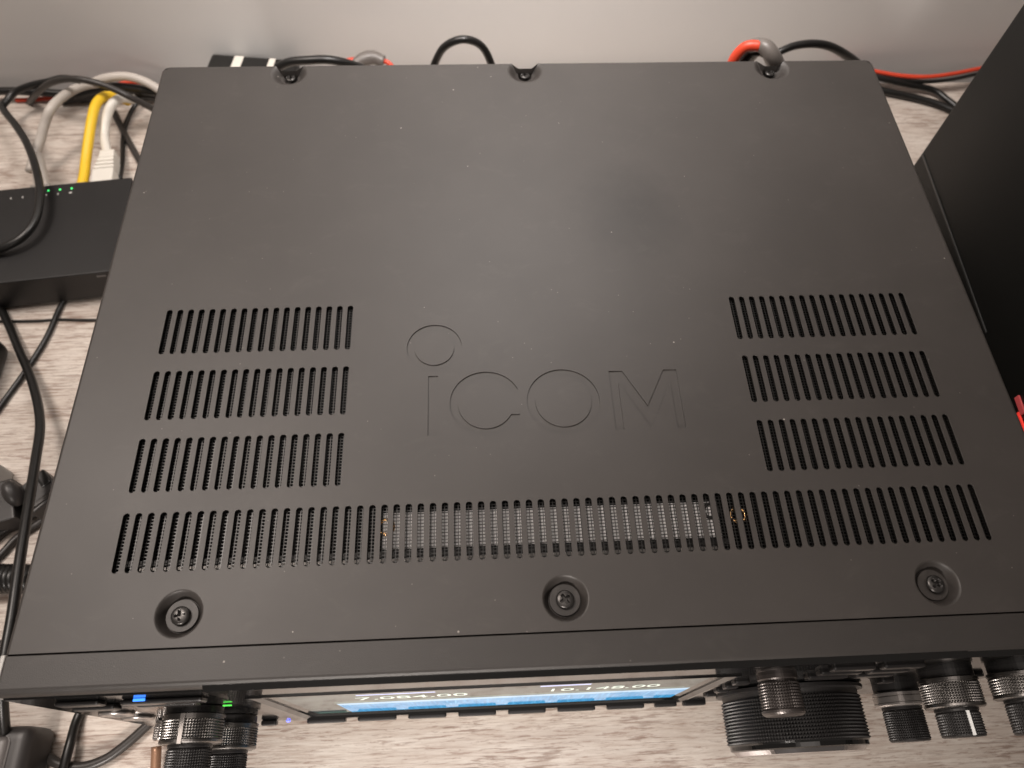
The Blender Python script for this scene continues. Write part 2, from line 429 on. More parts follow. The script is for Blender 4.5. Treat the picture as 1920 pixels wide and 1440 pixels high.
# front bezel -----------------------------------------------------
bm = bmesh.new()
prof = [(-0.05, -1.5), (-0.05, -0.35), (-0.3, 0.0), (-9.3, 0.0), (-9.9, -0.12), (-10.5, -0.5), (-11.0, -1.2), (-11.3, -2.2), (-11.4, -3.4), (-11.4, -117.0), (-0.05, -117.0)]
XB0, XB1 = XL-0.2, XR+0.2
cuts = [XB0, XB0+1.1, -112.4, -111.8, 121.5, 122.1, XB1-1.1, XB1]
def pz(x, y, z):
    ins = 1.0 if (x in (XB0, XB1)) else 0.0
    return (x, y, z-ins if z > -3 else z)
rings = [[bm.verts.new(pz(x, y, z)) for y, z in prof] for x in cuts]
for A, B in zip(rings, rings[1:]):
    for k in range(len(prof)-1):
        f = bm.faces.new((A[k], A[k+1], B[k+1], B[k])); f.smooth = 2 <= k < 9
bm.faces.new(rings[0]); bm.faces.new(rings[-1][::-1])
obj('front_bezel', bm, M['bezel'], radio)
# bezel side chamfers; the light they catch is painted in as pale grey
for s_, xx in ((-1, XB0), (1, XB1)):
    b = bmesh.new(); lo, hi_ = sorted((xx+s_*0.1, xx+s_*1.7)); box(b, lo, hi_, -11.4, 0.5, -117, -1.2, 0.6, 3)
    obj('pale_chamfer', b, M['lgrey'], radio)
# glossy face (two side fields and the centre block)
bm = bmesh.new()
def plate(x0, x1, z0, z1, y0, y1, ch=0.8):
    pr_ = [(y0, z1), (y1+ch, z1), (y1, z1-ch*1.0), (y1, z0), (y0, z0)]
    A = [bm.verts.new((x0, y, z)) for y, z in pr_]; B = [bm.verts.new((x1, y, z)) for y, z in pr_]
    for k in range(5): bm.faces.new((A[k], A[(k+1)%5], B[(k+1)%5], B[k]))
    bm.faces.new(A[::-1]); bm.faces.new(B)
plate(XB0+0.6, -111.9, -116.5, -4.5, -10.6, -12.0, 0.3)
obj('front_panel', bm, M['gloss'], radio)
bm = bmesh.new()
plate(122.2, XB1-0.6, -116.5, -0.8, -10.3, -12.4, 1.7)
obj('front_panel', bm, M['gloss'], radio)
bm = bmesh.new()
SX0, SX1, SZ0, SZ1 = -101.5, 53.5, -104.5, -23.0
plate(-111.6, SX0-3.0, -116.5, -0.55, -10.3, -12.4, 1.7)
plate(SX1+3.0, 122.0, -116.5, -0.55, -10.3, -12.4, 1.7)
plate(SX0-3.0, SX1+3.0, SZ1+3.0, -0.55, -10.3, -12.4, 1.7)
plate(SX0-3.0, SX1+3.0, -116.5, SZ0-1.5, -10.4, -12.4, 0.3)
obj('centre_panel', bm, M['gloss'], radio)
# frame round the display, sloping in
bm = bmesh.new()
o_ = [(SX0-3, SZ1+3), (SX1+3, SZ1+3), (SX1+3, SZ0-1.5), (SX0-3, SZ0-1.5)]; i_ = [(SX0, SZ1), (SX1, SZ1), (SX1, SZ0), (SX0, SZ0)]
V = [[bm.verts.new((x, y, z)) for x, z in p] for p, y in ((o_, -11.9), (o_, -12.9), ([(a+(c-a)*.4, b+(d-b)*.4) for (a, b), (c, d) in zip(o_, i_)], -12.9), (i_, -12.0), (i_, -11.4))]
for A, B in zip(V, V[1:]):
    for k in range(4): bm.faces.new((A[k], A[(k+1)%4], B[(k+1)%4], B[k]))
obj('display_frame', bm, M['gloss'], radio)
# display: dark glass with its lit picture
md = mat('lit_display', (0.004, 0.005, 0.006), 0.05); q = NT(md)
tc = q.n('ShaderNodeTexCoord'); sp = q.n('ShaderNodeSeparateXYZ'); q.l(tc.outputs['Object'], sp.inputs[0])
zc = q.math('MULTIPLY', sp.outputs[2], 1000.0); xc = q.math('MULTIPLY', sp.outputs[0], 1000.0)
def rng(c, a, b): return q.math('MULTIPLY', q.math('GREATER_THAN', c, a), q.math('LESS_THAN', c, b))
wf = q.math('MULTIPLY', rng(zc, -96.0, -60.0), rng(xc, -83.0, 49.5))
ns = q.n('ShaderNodeTexNoise'); ns.inputs['Scale'].default_value = 1.0; ns.inputs['Detail'].default_value = 4
q.l(q.coord((900, 1, 60)), ns.inputs['Vector'])
wcol = q.ramp(ns.outputs['Fac'], [(0.3, (0.03, 0.24, 0.50)), (0.6, (0.05, 0.35, 0.66)), (0.80, (0.25, 0.62, 0.85))])
em = q.mix(wf, (0.030, 0.048, 0.046), wcol)
top = q.math('MULTIPLY', rng(zc, -66.0, -60.0), rng(xc, -83.0, 49.5)); em = q.mix(top, em, (0.38, 0.60, 0.78))
for x0, x1, z0, z1, c in ((-72, -45, -37.5, -34.5, (0.55, 0.6, 0.95)), (-9, 8.5, -35.5, -32.0, (0.6, 0.65, 1.0)), (-83, 46, -57.5, -55.5, (0.14, 0.22, 0.18)), (-96, -84, -96, -90, (0.06, 0.12, 0.10))):
    em = q.mix(q.math('MULTIPLY', rng(xc, x0, x1), rng(zc, z0, z1)), em, c)
q.l(em, q.b.inputs['Emission Color']); q.b.inputs['Emission Strength'].default_value = 1.0
bm = one(box, SX0-0.3, SX1+0.3, -11.65, -11.42, SZ0-0.3, SZ1+0.3); border = obj('display_border', bm, M['glass'], radio)
bm = one(box, SX0+4.5, SX1-4.5, -11.75, -11.66, SZ0+9.5, SZ1-1.6); disp = obj('display', bm, md, radio)
disp['label'] = 'lit screen with blue waterfall band and two frequencies'
M['digits'] = mat('digit_light', (0.5, 0.55, 0.5), 0.4, emis=(0.72, 0.85, 0.72), es=0.42)
def digits(txt, x, z, size, sx):
    cu = bpy.data.curves.new('t', 'FONT'); cu.body = txt; cu.size = size; cu.extrude = 0.02; cu.align_x = 'LEFT'
    t = bpy.data.objects.new('t', cu); C.objects.link(t); bpy.context.view_layer.update()
    me_ = bpy.data.meshes.new_from_object(t.evaluated_get(bpy.context.evaluated_depsgraph_get()))
    bpy.data.objects.remove(t); bpy.data.curves.remove(cu)
    b = bmesh.new(); b.from_mesh(me_); bpy.data.meshes.remove(me_)
    for v in b.verts: v.co = Vector((x+v.co.x*sx, -11.79-v.co.z, z+v.co.y))
    obj('frequency_digits', b, M['digits'], radio)
digits('7.084.00', -74, -50.5, 11, 1.06); digits('10.148.00', -6.5, -50.5, 11, 0.96)

# keys, small buttons, lamps
def pill(name, x0, x1, z0, z1, y=-14.6, m_='button', rad=0.9):
    b = bmesh.new(); box(b, x0, x1, y, -12.0, z0, z1, rad, 3); return obj(name, b, M[m_], radio, False)
kx = -104.6
for k in range(7):
    pill('function_key', kx, kx+16.4, -113.5, -109.5, -14.2); kx += 21.45
pill('function_key', 45.2, 54.8, -113.5, -109.5, -14.2); pill('function_key', 57.6, 67.6, -113.5, -109.5, -14.2)
pill('function_key', -124.0, -117.4, -113.5, -109.8, -14.2)
b = bmesh.new(); lathe(b, -112.8, -111.5, [(-12.2, 0.9), (-12.9, 0.9), (-13.1, 0.5)], 20); obj('status_light', b, M['led_v'], radio, True)
pill('power_button', -141.0, -116.0, -20.0, -14.2, -13.6, 'button')
b = bmesh.new(); box(b, -136.6, -133.0, -12.9, -12.1, -13.4, -13.0, 0.1); obj('power_light', b, M['led_b'], radio)
pill('mode_button', -160.0, -146.5, -18.0, -12.0, -13.5); pill('mode_button', -160.0, -146.5, -29.0, -23.0, -13.8)
pill('mode_button', -141.0, -122.0, -31.0, -26.0, -13.3)
b = bmesh.new(); box(b, -117.8, -114.8, -12.8, -12.3, -40.4, -40.0, 0.1); obj('key_light', b, M['led_g2'], radio)
for zz in (-52, -70):
    b = bmesh.new(); lathe(b, -158.6, zz, [(-12.0, 6.0), (-13.2, 5.6), (-13.2, 3.4), (-12.3, 3.2), (-12.3, 0.2)], 40)
    obj('jack_socket', b, M['silver'], radio, True)
pill('slot_cover', -157, -141, -92, -84, -12.6, 'button', 0.25)
# buttons round the multi knob and the dial
for x0, x1, z0, z1 in ((82, 96, -12.5, -8), (98.5, 112, -12.5, -8), (82, 96, -23, -18), (98.5, 112, -23, -18), (82, 96, -34, -29), (98.5, 112, -34, -29),
                       (58.5, 64, -40, -35), (58.5, 63.5, -52, -47), (58.5, 63.5, -64, -59), (119, 124, -58, -53), (118, 123.5, -94, -89), (58.5, 63, -80, -75),
                       (146, 154, -62, -58), (146, 154, -50, -46)):
    pill('panel_button', x0, x1, z0, z1, -13.9)

# knobs -----------------------------------------------------------
def knob_small(name, cx, cz, ring_m, r1, y0, y1, r2, y2, marker=None, ring_knurl=True):
    t = bmesh.new(); lathe(t, cx, cz, [(-12.3, r1*0.92), (y0+0.2, r1*0.92)], 48); base_ = obj(name, t, M['knobk'], radio, False)
    b = bmesh.new()
    lathe(b, cx, cz, [(y0+0.2, r1*0.93), (y0, r1*0.97), (y0-0.25, r1), (y0-1.2, r1), (y0-1.3, r1-0.35), (y0-1.7, r1-0.35)], 64)
    if ring_knurl: knurl(b, cx, cz, y0-1.7, y1+1.5, r1+0.05, int(2*PI*r1/0.92), max(3, int(round((y0-y1-3.2)/0.85))), 0.42)
    else: lathe(b, cx, cz, [(y0-1.7, r1), (y1+1.5, r1)], 64)
    lathe(b, cx, cz, [(y1+1.5, r1-0.35), (y1+1.3, r1), (y1+0.6, r1), (y1+0.2, r1-0.4), (y1, r1-1.1), (y1, r2-0.5)], 64)
    obj('knurled_ring', b, ring_m, base_, False)
    b = bmesh.new()
    lathe(b, cx, cz, [(y1, r2-0.2), (y1-0.9, r2-0.2), (y1-1.2, r2-0.6), (y1-1.5, r2-0.3)], 48)
    knurl(b, cx, cz, y1-1.5, y2+0.7, r2, int(2*PI*r2/0.85), max(3, int(round((y1-y2-2.2)/0.85))), 0.4)
    lathe(b, cx, cz, [(y2+0.7, r2-0.3), (y2+0.3, r2-0.35), (y2, r2-0.8)], 48)
    obj('inner_knob', b, M['knobk'], base_, False)
    if marker:
        a, ya, yb_, rr = marker
        b = bmesh.new(); Mx = Matrix.Translation((cx, 0, cz)) @ Matrix.Rotation(a, 4, 'Y')
        box(b, -0.75 if rr > 9 else -0.5, 0.75 if rr > 9 else 0.5, yb_, ya, rr-0.6, rr+0.22, 0.1, 2, 0, Mx)
        obj('pointer_line', b, M['marker'] if rr < 9 else M['silver'], base_)
    return base_
knob_small('knob', -128.6, -45, M['knobg'], 10.2, -14.6, -24.0, 7.4, -37.0, (-0.02, -14.8, -24.1, 10.2))
knob_small('knob', -128.2, -85, M['knobg'], 10.2, -15.0, -24.4, 7.4, -37.5, None)
knob_small('knob', 136.0, -77, M['silver'], 9.6, -15.6, -20.8, 7.6, -33.2, None, False)
knob_small('knob', 134.7, -38, M['knobg'], 9.7, -14.8, -24.6, 7.2, -33.6, (-0.06, -25.6, -33.2, 7.2))
knob_small('knob', 155.2, -30, M['knobg'], 9.7, -14.6, -23.2, 7.2, -34.0, None)
# small knob above the dial
b = bmesh.new(); cx, cz = 70.6, -27.5
lathe(b, cx, cz, [(-12.3, 6.6), (-13.6, 6.6), (-14.1, 6.2), (-14.6, 6.2)], 48)
knurl(b, cx, cz, -14.6, -22.9, 6.85, 46, 9, 0.42, 7.0)
lathe(b, cx, cz, [(-22.9, 6.7), (-23.3, 7.0), (-24.0, 7.0), (-24.6, 6.6), (-25.0, 5.9), (-25.0, 0.5)], 48)
obj('small_knob', b, M['knobd'], radio)
# main tuning dial
cx, cz = 91.0, -75.0
b = bmesh.new(); lathe(b, cx, cz, [(-12.3, 24), (-13.0, 27.6), (-14.2, 27.6), (-14.6, 25.6), (-16.4, 25.2)], 96); dial = obj('tuning_dial', b, M['knobk'], radio)
b = bmesh.new(); knurl(b, cx, cz, -16.4, -31.6, 26.2, 150, 13, 0.75, 26.4); obj('rubber_grip', b, M['knobk'], dial)
b = bmesh.new(); lathe(b, cx, cz, [(-31.6, 25.8), (-32.2, 25.4), (-33.6, 25.4), (-34.0, 24.6)], 96); obj('black_ring', b, M['gloss'], dial)
b = bmesh.new(); lathe(b, cx, cz, [(-34.0, 24.5), (-35.4, 23.3), (-35.6, 22.6), (-35.6, 0.5)], 96); obj('polished_face', b, M['chrome'], dial)
# plug in the lower left socket
b = bmesh.new(); knurl(b, -163.0, -105, -13.0, -17.6, 3.3, 22, 5, 0.3); lathe(b, -163.0, -105, [(-17.6, 3.2), (-18.4, 2.6)], 32)
lathe(b, -163.0, -105, [(-12.2, 3.0), (-13.0, 3.0)], 32); obj('plug_collar', b, M['silver'], radio)
# feet
for x, y in ((-140, 20), (138, 20), (-140, 235), (138, 235)):
    b = bmesh.new(); box(b, x-11, x+11, y-11, y+11, -130, -117, 2.0); obj('foot', b, M['dgrey'], radio)

# copper coloured rod under the left knobs
t = cable('audio_lead', [(-170.5, -19.5, -120.6), (-169.0, -36, -122.5), (-167, -60, -126), (-166, -90, -127.8)], 2.1, mat('copper_braid', (0.33, 0.19, 0.12), 0.35, 0.4), 'short copper coloured lead lying on the desk below the left knobs', 'cable')

# ---------------------------------------------------------------- network switch at the left
sw = empty('network_switch', (-310, 255, -130)); tag(sw, 'black metal network switch with green lamps left of the radio', 'network switch')
Ms = Matrix.Translation((-236.6, 296.3, 0)) @ Matrix.Rotation(math.radians(6.4), 4, 'Z')
b = bmesh.new(); box(b, -158, 0, -71.5, 0, -127.5, -105, 0.8, 3, 0, Ms); box(b, -4.5, 1.2, -70, -2, -127, -106.6, 0.5, 2, 0, Ms); obj('case', b, M['switch'], sw)
for k in range(5):
    b = bmesh.new(); box(b, -35.2-k*6.75, -34.1-k*6.75, -5.2, -4.0, -105.3, -104.85, 0.1, 1, 0, Ms)
    if k in (0, 1, 2): obj('indicator_light', b, M['led_g'], sw)
    else: b.free()
for k in range(6):
    b = bmesh.new(); wd = 1.6 if k == 0 else 0.75
    box(b, -35.8-k*6.75, -35.8+wd-k*6.75, -8.6, -7.3, -105.2, -104.96, 0, 1, 0, Ms)
    if k == 3: b.free(); continue
    obj('port_mark', b, M['lgrey'], sw)
b = bmesh.new(); box(b, -14.5, -9.5, -71.9, -71.3, -108.6, -107.6, 0, 1, 0, Ms); obj('front_mark', b, M['grey'], sw)
for x, y in ((-10, -64), (-10, -8), (-148, -64), (-148, -8)):
    b = bmesh.new(); box(b, x-4, x+4, y-4, y+4, -130, -127.5, 0, 1, 0, Ms); obj('rubber_foot', b, M['knobk'], sw)

# plugs behind the switch -------------------------------------------
def local(x, y, z): return tuple(Ms @ Vector((x, y, z)))
# grey ethernet cable
e = empty('ethernet_cable', local(-56, 14, -118)); tag(e, 'grey network cable arching from the switch behind the desk', 'network cable', 'network cables in the switch')
cable('jacket', [(-308.5, 314.2, -117.0), (-306.9, 326.8, -114.0), (-303.5, 334.8, -110.0), (-299.6, 342.5, -104.0), (-294.0, 351.0, -98.0), (-291.7, 370.9, -104.0), (-286.9, 385.3, -110.0), (-277.5, 394.6, -116.0)], 2.9, M['greyc'], None, parent=e)
b = bmesh.new(); p0 = Vector(local(-57.5, 0.8, -117.5)); p1 = Vector((-304.3, 323.9, -113.0))
tube(b, [p0, p0.lerp(p1, .5), p1], lambda t: 5.4-1.9*t, 4, 12); obj('boot', b, M['greyc'], e, True)
b = bmesh.new(); box(b, -64.5, -52.5, 0.5, 9, -123, -112, 0.8, 2, 0, Ms); obj('plug', b, M['clear'], e)
# yellow
e = empty('ethernet_cable', local(-35, 8, -118)); tag(e, 'yellow network cable plugged into the back of the switch', 'network cable', 'network cables in the switch')
cable('jacket', [local(-36.8, 1, -117), (-273.2, 307.9, -116.0), (-273.8, 320.5, -114.0), (-273.3, 334.2, -110.0), (-272.4, 347.6, -106.0), (-271.4, 359.5, -104.0), (-268.3, 368.2, -105.0), (-264.7, 375.9, -112.0), (-262.1, 381.1, -120.0)], 3.1, M['yellow'], None, parent=e)
b = bmesh.new(); box(b, -42, -30.5, 0.5, 7, -123, -111.5, 0.8, 2, 0, Ms); obj('plug', b, M['clear'], e)
# white
e = empty('ethernet_cable', local(-20, 10, -118)); tag(e, 'white network cable with ribbed boot beside the yellow cable', 'network cable', 'network cables in the switch')
cable('jacket', [local(-21.6, 30, -117), (-267.3, 340.5, -116.0), (-267.7, 346.6, -114.0), (-266.2, 354.4, -110.0), (-262.6, 361.7, -106.0), (-258.3, 368.8, -107.0), (-255.7, 377.2, -115.0)], 3.0, M['white'], None, parent=e)
b = bmesh.new(); box(b, -28.0, -15.0, 0.5, 17, -125, -111, 1.0, 2, 0, Ms)
for k in range(5): box(b, -27.6+k*0.45, -15.4-k*0.45, 18.0+k*3.4, 20.3+k*3.4, -124.5+k*0.5, -111.6-k*0.3, 0.6, 2, 0, Ms)
box(b, -26.3, -17.0, 16.5, 35, -122.5, -113, 1.0, 2, 0, Ms)
obj('boot', b, M['white'], e)
cable('ethernet_cable', [(-285.8, 388.8, -112.0), (-274.2, 389.5, -108.0), (-261.2, 390.2, -107.0), (-251.3, 389.3, -109.0), (-241.7, 386.1, -113.0), (-234.5, 380.9, -118.0), (-219.4, 356.9, -122.0)], 2.9, M['greyc'], 'pale grey cable arching behind the radio left rear corner', 'network cable', 'network cables in the switch')

# ---------------------------------------------------------------- black cables at the left
cable('power_cable', [(-287.0, 383.2, -104.0), (-297.7, 383.7, -103.0), (-307.6, 383.2, -105.0), (-320.3, 383.5, -108.0), (-332.6, 382.3, -112.0), (-338.2, 375.4, -114.0), (-337.4, 367.1, -113.0), (-318.8, 343.1, -106.0), (-302.1, 319.5, -100.0), (-288.4, 294.7, -96.0), (-281.5, 276.0, -96.0), (-279.6, 258.1, -97.0), (-283.8, 245.7, -98.0), (-294.0, 239.2, -100.0), (-307.0, 237.4, -104.0)], 2.3, M['cable'], 'black cable curving over the switch from the desk back', 'cable', 'black cables at the left')
cable('power_cable', [(-311.7, 223.4, -127.0), (-301.6, 211.1, -127.0), (-286.4, 187.7, -125.0), (-268.5, 160.5, -120.0), (-255.1, 134.8, -114.0), (-247.9, 109.5, -108.0), (-241.2, 82.4, -102.0), (-235.7, 55.4, -98.0), (-231.4, 31.7, -96.0), (-229.7, 14.2, -96.0), (-228.3, 1.9, -98.0), (-229.5, -11.1, -108.0), (-232.2, -17.0, -118.0)], 2.35, M['cable'], 'thick black cable running down along the radio left side', 'cable', 'black cables at the left')
cable('thin_cable', [(-269.3, 226.0, -128.0), (-272.1, 216.4, -128.3), (-274.5, 196.5, -128.3), (-279.9, 176.2, -128.3), (-285.4, 160.2, -128.3), (-291.5, 143.5, -128.3)], 1.6, M['cable'], 'thin black cable crossing the desk diagonally in front of the switch', 'cable', 'black cables at the left')
cable('thin_cable', [(-313.5, 209.0, -128.9), (-286.2, 208.3, -129.0), (-271.3, 208.9, -129.0), (-255.9, 208.1, -129.0), (-234.4, 207.5, -129.0)], 0.75, M['cable'], 'very thin black wire lying straight across the desk toward the radio', 'wire', 'black cables at the left')
cable('grey_cable', [(-361.9, 418.2, -160.0), (-330.8, 388.1, -124.0), (-303.5, 374.5, -100.0), (-284.1, 369.4, -92.0), (-270.1, 366.6, -92.0), (-259.6, 364.6, -95.0), (-250.7, 362.9, -100.0), (-243.3, 364.2, -108.0), (-234.4, 366.1, -120.0)], 2.1, M['cableg'], 'dark grey cable looping over the network cables', 'cable', 'black cables at the left')
cable('thin_cable', [(-278.2, 385.2, -126.0), (-269.6, 370.0, -127.5), (-260.0, 353.1, -128.0), (-248.4, 333.2, -128.0), (-234.5, 310.3, -128.0)], 2.0, M['cableg'], 'dark cable slanting from the white boot to the radio', 'cable', 'black cables at the left')
cable('thin_cable', [(-257.2, 387.8, -124.0), (-261.5, 379.6, -126.0), (-264.1, 367.9, -127.5), (-263.2, 353.2, -128.0), (-258.4, 332.4, -126.0), (-252.9, 309.5, -120.0)], 1.5, M['cable'], 'thin black lead dropping into the switch back corner', 'cable', 'black cables at the left')
# bundle in the gap behind the desk
bz = -127
for k, (a, b_, c, r_) in enumerate((((-40, 174), (60, 172), (130, 176), 2.2), ((120, 190), (200, 172), (330, 176), 2.9), ((130, 182), (210, 165), (330, 168), 2.6), ((118, 187), (180, 182), (330, 184), 2.2))):
    pts = {0: [(-373.2, 392.8, -122.0), (-351.5, 393.9, -121.0), (-329.8, 393.0, -121.0), (-308.4, 391.7, -122.0), (-287.9, 392.6, -124.0)],
           1: [(-313.1, 390.6, -126.0), (-295.0, 391.7, -124.0), (-276.1, 392.2, -122.0), (-258.3, 392.0, -123.0), (-229.5, 389.6, -125.0)],
           2: [(-300.7, 389.4, -122.0), (-284.7, 390.7, -118.0), (-269.5, 390.7, -116.0), (-255.9, 390.3, -118.0), (-230.8, 386.9, -120.0)],
           3: [(-300.1, 392.1, -127.0), (-281.5, 392.2, -126.0), (-263.4, 393.0, -126.0), (-241.9, 393.2, -127.0), (-223.1, 390.7, -127.0)]}[k]
    cable('bundle_cable', pts, r_+0.5, M['cable'], ['black cable lying straight along the wall at far left', 'lowest thick black cable of the bundle behind the yellow cable', 'topmost black cable of the bundle arching behind the yellow cable', 'black cable at the desk edge under the bundle'][k], 'cable', 'cables bundled behind the desk')
cable('red_cable', [(-344.4, 393.0, -128.0), (-330.1, 393.8, -128.0), (-315.2, 394.5, -127.0), (-296.8, 395.7, -126.0), (-270.8, 401.8, -122.0), (-258.5, 400.9, -121.0), (-244.5, 398.1, -122.0)], 1.4, M['red'], 'thin red wire peeping between the black cables at left', 'wire')

# ---------------------------------------------------------------- connectors at the left edge
cable('plug_lead', [(-271.5, 78.0, -126.0), (-265.7, 84.8, -126.0), (-258.4, 88.6, -125.0), (-252.2, 93.1, -124.0)], 1.9, M['cable'], 'upper thin lead leaving the black plug at the left edge', 'cable', 'leads under the plug')
cable('plug_lead', [(-271.4, 75.6, -127.0), (-264.5, 82.4, -127.0), (-258.0, 87.1, -127.0), (-250.1, 90.9, -126.0)], 1.9, M['cableg'], 'second thin lead just below the upper one at the left edge', 'cable', 'leads under the plug')
cable('plug_lead', [(-269.4, 63.1, -128.0), (-264.0, 70.8, -128.0), (-259.6, 77.6, -128.0), (-252.9, 83.3, -128.0), (-244.6, 90.3, -128.0)], 1.8, M['cableg'], 'lowest grey brown lead slanting under the black plug', 'cable', 'leads under the plug')
pg = empty('cable_plug', (-257.6, 99.8, -128.0)); tag(pg, 'angular black cable plug partly hidden under the radio side', 'plug')
def slab(name, pa, pb, wdt, z0, z1, m_, par, bev=1.2):
    a, c = Vector(pa), Vector(pb); d = (c-a); L = d.length; ang = math.atan2(d.y, d.x)
    b = bmesh.new(); box(b, 0, L, -wdt/2, wdt/2, z0, z1, bev, 3, 0, Matrix.Translation((a.x, a.y, 0)) @ Matrix.Rotation(ang, 4, 'Z'))
    return obj(name, b, m_, par, False)
slab('housing', (-254.2, 91.2, -120.0), (-242.4, 104.3, -120.0), 17, -129.5, -116, M['dgrey'], pg)
slab('tip', (-248.8, 102.7, -118.0), (-244.9, 105.9, -118.0), 9, -124, -115, M['cable'], pg)
slab('ridge', (-250.1, 87.5, -116.0), (-241.0, 96.3, -116.0), 2.4, -117, -115.0, M['cableg'], pg, 0.6)
pg = empty('cable_plug', (-271.8, 93.2, -128.0)); tag(pg, 'bulky black plug with round thumb wheel at the left edge', 'plug')
slab('housing', (-280.9, 87.3, -120.0), (-258.3, 94.7, -120.0), 22, -129.5, -115, M['dgrey'], pg)
b = bmesh.new(); Mw = Matrix.Translation((-257.1, 95.4, -112.0)) @ Matrix.Rotation(0.5, 4, 'Z') @ Matrix.Rotation(0.5, 4, 'X')
bmesh.ops.create_uvsphere(b, u_segments=24, v_segments=14, radius=1)
for v in b.verts: v.co = Mw @ Vector((v.co.x*4.2, v.co.y*7.0, v.co.z*5.5))
obj('thumb_wheel', b, M['dgrey'], pg, True)
# pale stand of something out of frame
st = empty('pale_stand', (-275.9, 105.3, -118.0)); tag(st, 'pale grey upright stand cut off by the left edge', 'stand')
b = bmesh.new(); p = Vector((-269.4, 93.9, -112.0)); box(b, p.x-40, p.x-1.5, p.y+1, p.y+20, -130, -112, 2.0, 3); obj('base', b, M['lgrey'], st)
b = bmesh.new(); box(b, p.x-40, p.x-16, p.y+2, p.y+18, -112, -70, 3.0, 3); obj('upright', b, M['lgrey'], st)
# coiled microphone cord
b = bmesh.new(); c0 = Vector((-274.9, 56.9, -121.0)); c1 = Vector((-240.8, 55.1, -121.0)); n_ = 260; turns = 15
ax = (c1-c0).normalized(); u_ = Vector((0, 0, 1)); w_ = ax.cross(u_)
pts = [c0+(c1-c0)*(k/n_)+(u_*math.cos(2*PI*turns*k/n_)+w_*math.sin(2*PI*turns*k/n_))*5.0 for k in range(n_+1)]
tube(b, pts, 2.05, 0, 10); o = obj('coiled_cord', b, M['cable'], None, True); tag(o, 'black coiled microphone cord beside the radio left side', 'cord')
# black rounded thing at the edge
b = bmesh.new(); p = Vector((-293.0, 171.9, -120.0)); box(b, p.x-30, p.x+1.0, p.y-20, p.y+18, -129.8, -104, 6, 4)
o = obj('black_box', b, M['cable'], None, True); tag(o, 'rounded black box cut off by the left edge below the switch', 'box')
b_ = one(box, 0, 0.1, 0, 0.1, 0, 0.1); b_.free()
cable('desk_cable', [(-257.0, 23.9, -127.5), (-251.7, 27.4, -127.5), (-244.4, 31.0, -127.5)], 2.0, M['cableg'], 'short grey cable ducking under the radio front left corner', 'cable')

# ---------------------------------------------------------------- front left device and its cable
dv = empty('grey_speaker', (-235.4, -20.9, -120.0)); tag(dv, 'rounded dark grey gadget with pale centre in the bottom left corner', 'gadget')
p = Vector((-218.2, -9.6, -108.0))
b = bmesh.new(); box(b, p.x-60, p.x, p.y-60, p.y, -130, -108, 5.5, 5); obj('shell', b, M['dgrey'], dv, True)
b = bmesh.new(); box(b, p.x-60, p.x-7.5, p.y-60, p.y-4, -110, -106.2, 3.2, 4); obj('inner_shell', b, M['grey'], dv, True)
b = bmesh.new(); box(b, p.x-60, p.x-14.0, p.y-60, p.y-10.5, -107, -105.4, 2.0, 3); obj('pale_centre', b, M['lgrey'], dv, True)
cable('loop_cable', [(-232.6, -12.4, -127.0), (-224.2, -17.8, -127.5), (-215.3, -23.6, -127.6), (-204.7, -25.8, -127.6), (-194.8, -23.3, -127.6), (-186.8, -17.8, -127.6), (-179.7, -11.3, -127.6), (-172.1, -4.2, -127.6), (-161.7, 4.2, -127.6)], 2.1, M['cableg'], 'grey cable curving across the desk below the radio front', 'cable', 'cables in front of the radio')
cable('loop_cable', [(-206.0, 6.1, -127.4), (-210.0, -5.9, -127.4), (-209.2, -16.1, -124.0), (-209.7, -25.6, -124.0), (-212.0, -33.9, -127.4)], 2.0, M['cable'], 'dark straight cable running down to the bottom edge at left', 'cable', 'cables in front of the radio')

# ---------------------------------------------------------------- behind the radio
bx = empty('striped_power_strip', (-180.2, 411.7, -110.0)); tag(bx, 'black box with two white bands behind the radio', 'box')
q0 = Vector((-206.6, 414.0, -108.0)); q1 = Vector((-146.2, 406.4, -108.0)); dd = (q1-q0); an = math.atan2(dd.y, dd.x)
Mb = Matrix.Translation((q0.x, q0.y, 0)) @ Matrix.Rotation(an, 4, 'Z'); L_ = dd.length
b = bmesh.new(); box(b, 0, L_, -26, 0, -130, -108, 2.0, 3, 0, Mb); obj('body', b, M['cable'], bx)
for f0, f1 in ((0.255, 0.39), (0.655, 0.755)):
    b = bmesh.new(); box(b, L_*f0, L_*f1, -26.15, 0.15, -129, -107.8, 2.0, 3, 0, Mb); obj('white_band', b, M['white'], bx)
cable('flat_cable', [(-145.2, 350.4, -70.0), (-136.2, 350.0, -66.0), (-124.4, 348.7, -64.0), (-113.6, 349.0, -64.0), (-103.6, 351.1, -68.0), (-94.7, 356.3, -76.0)], lambda t: 2.6, M['cable'], 'black cable hump at the radio left rear screw', 'cable', 'black cables behind the radio')
cable('loop_cable', [(-52.6, 343.6, -75.0), (-47.8, 345.4, -62.0), (-41.5, 344.7, -52.0), (-31.2, 343.6, -47.0), (-21.3, 345.4, -52.0), (-15.6, 345.0, -62.0), (-12.4, 342.9, -75.0)], 2.3, M['cable'], 'black cable loop standing up behind the radio centre', 'cable', 'black cables behind the radio')
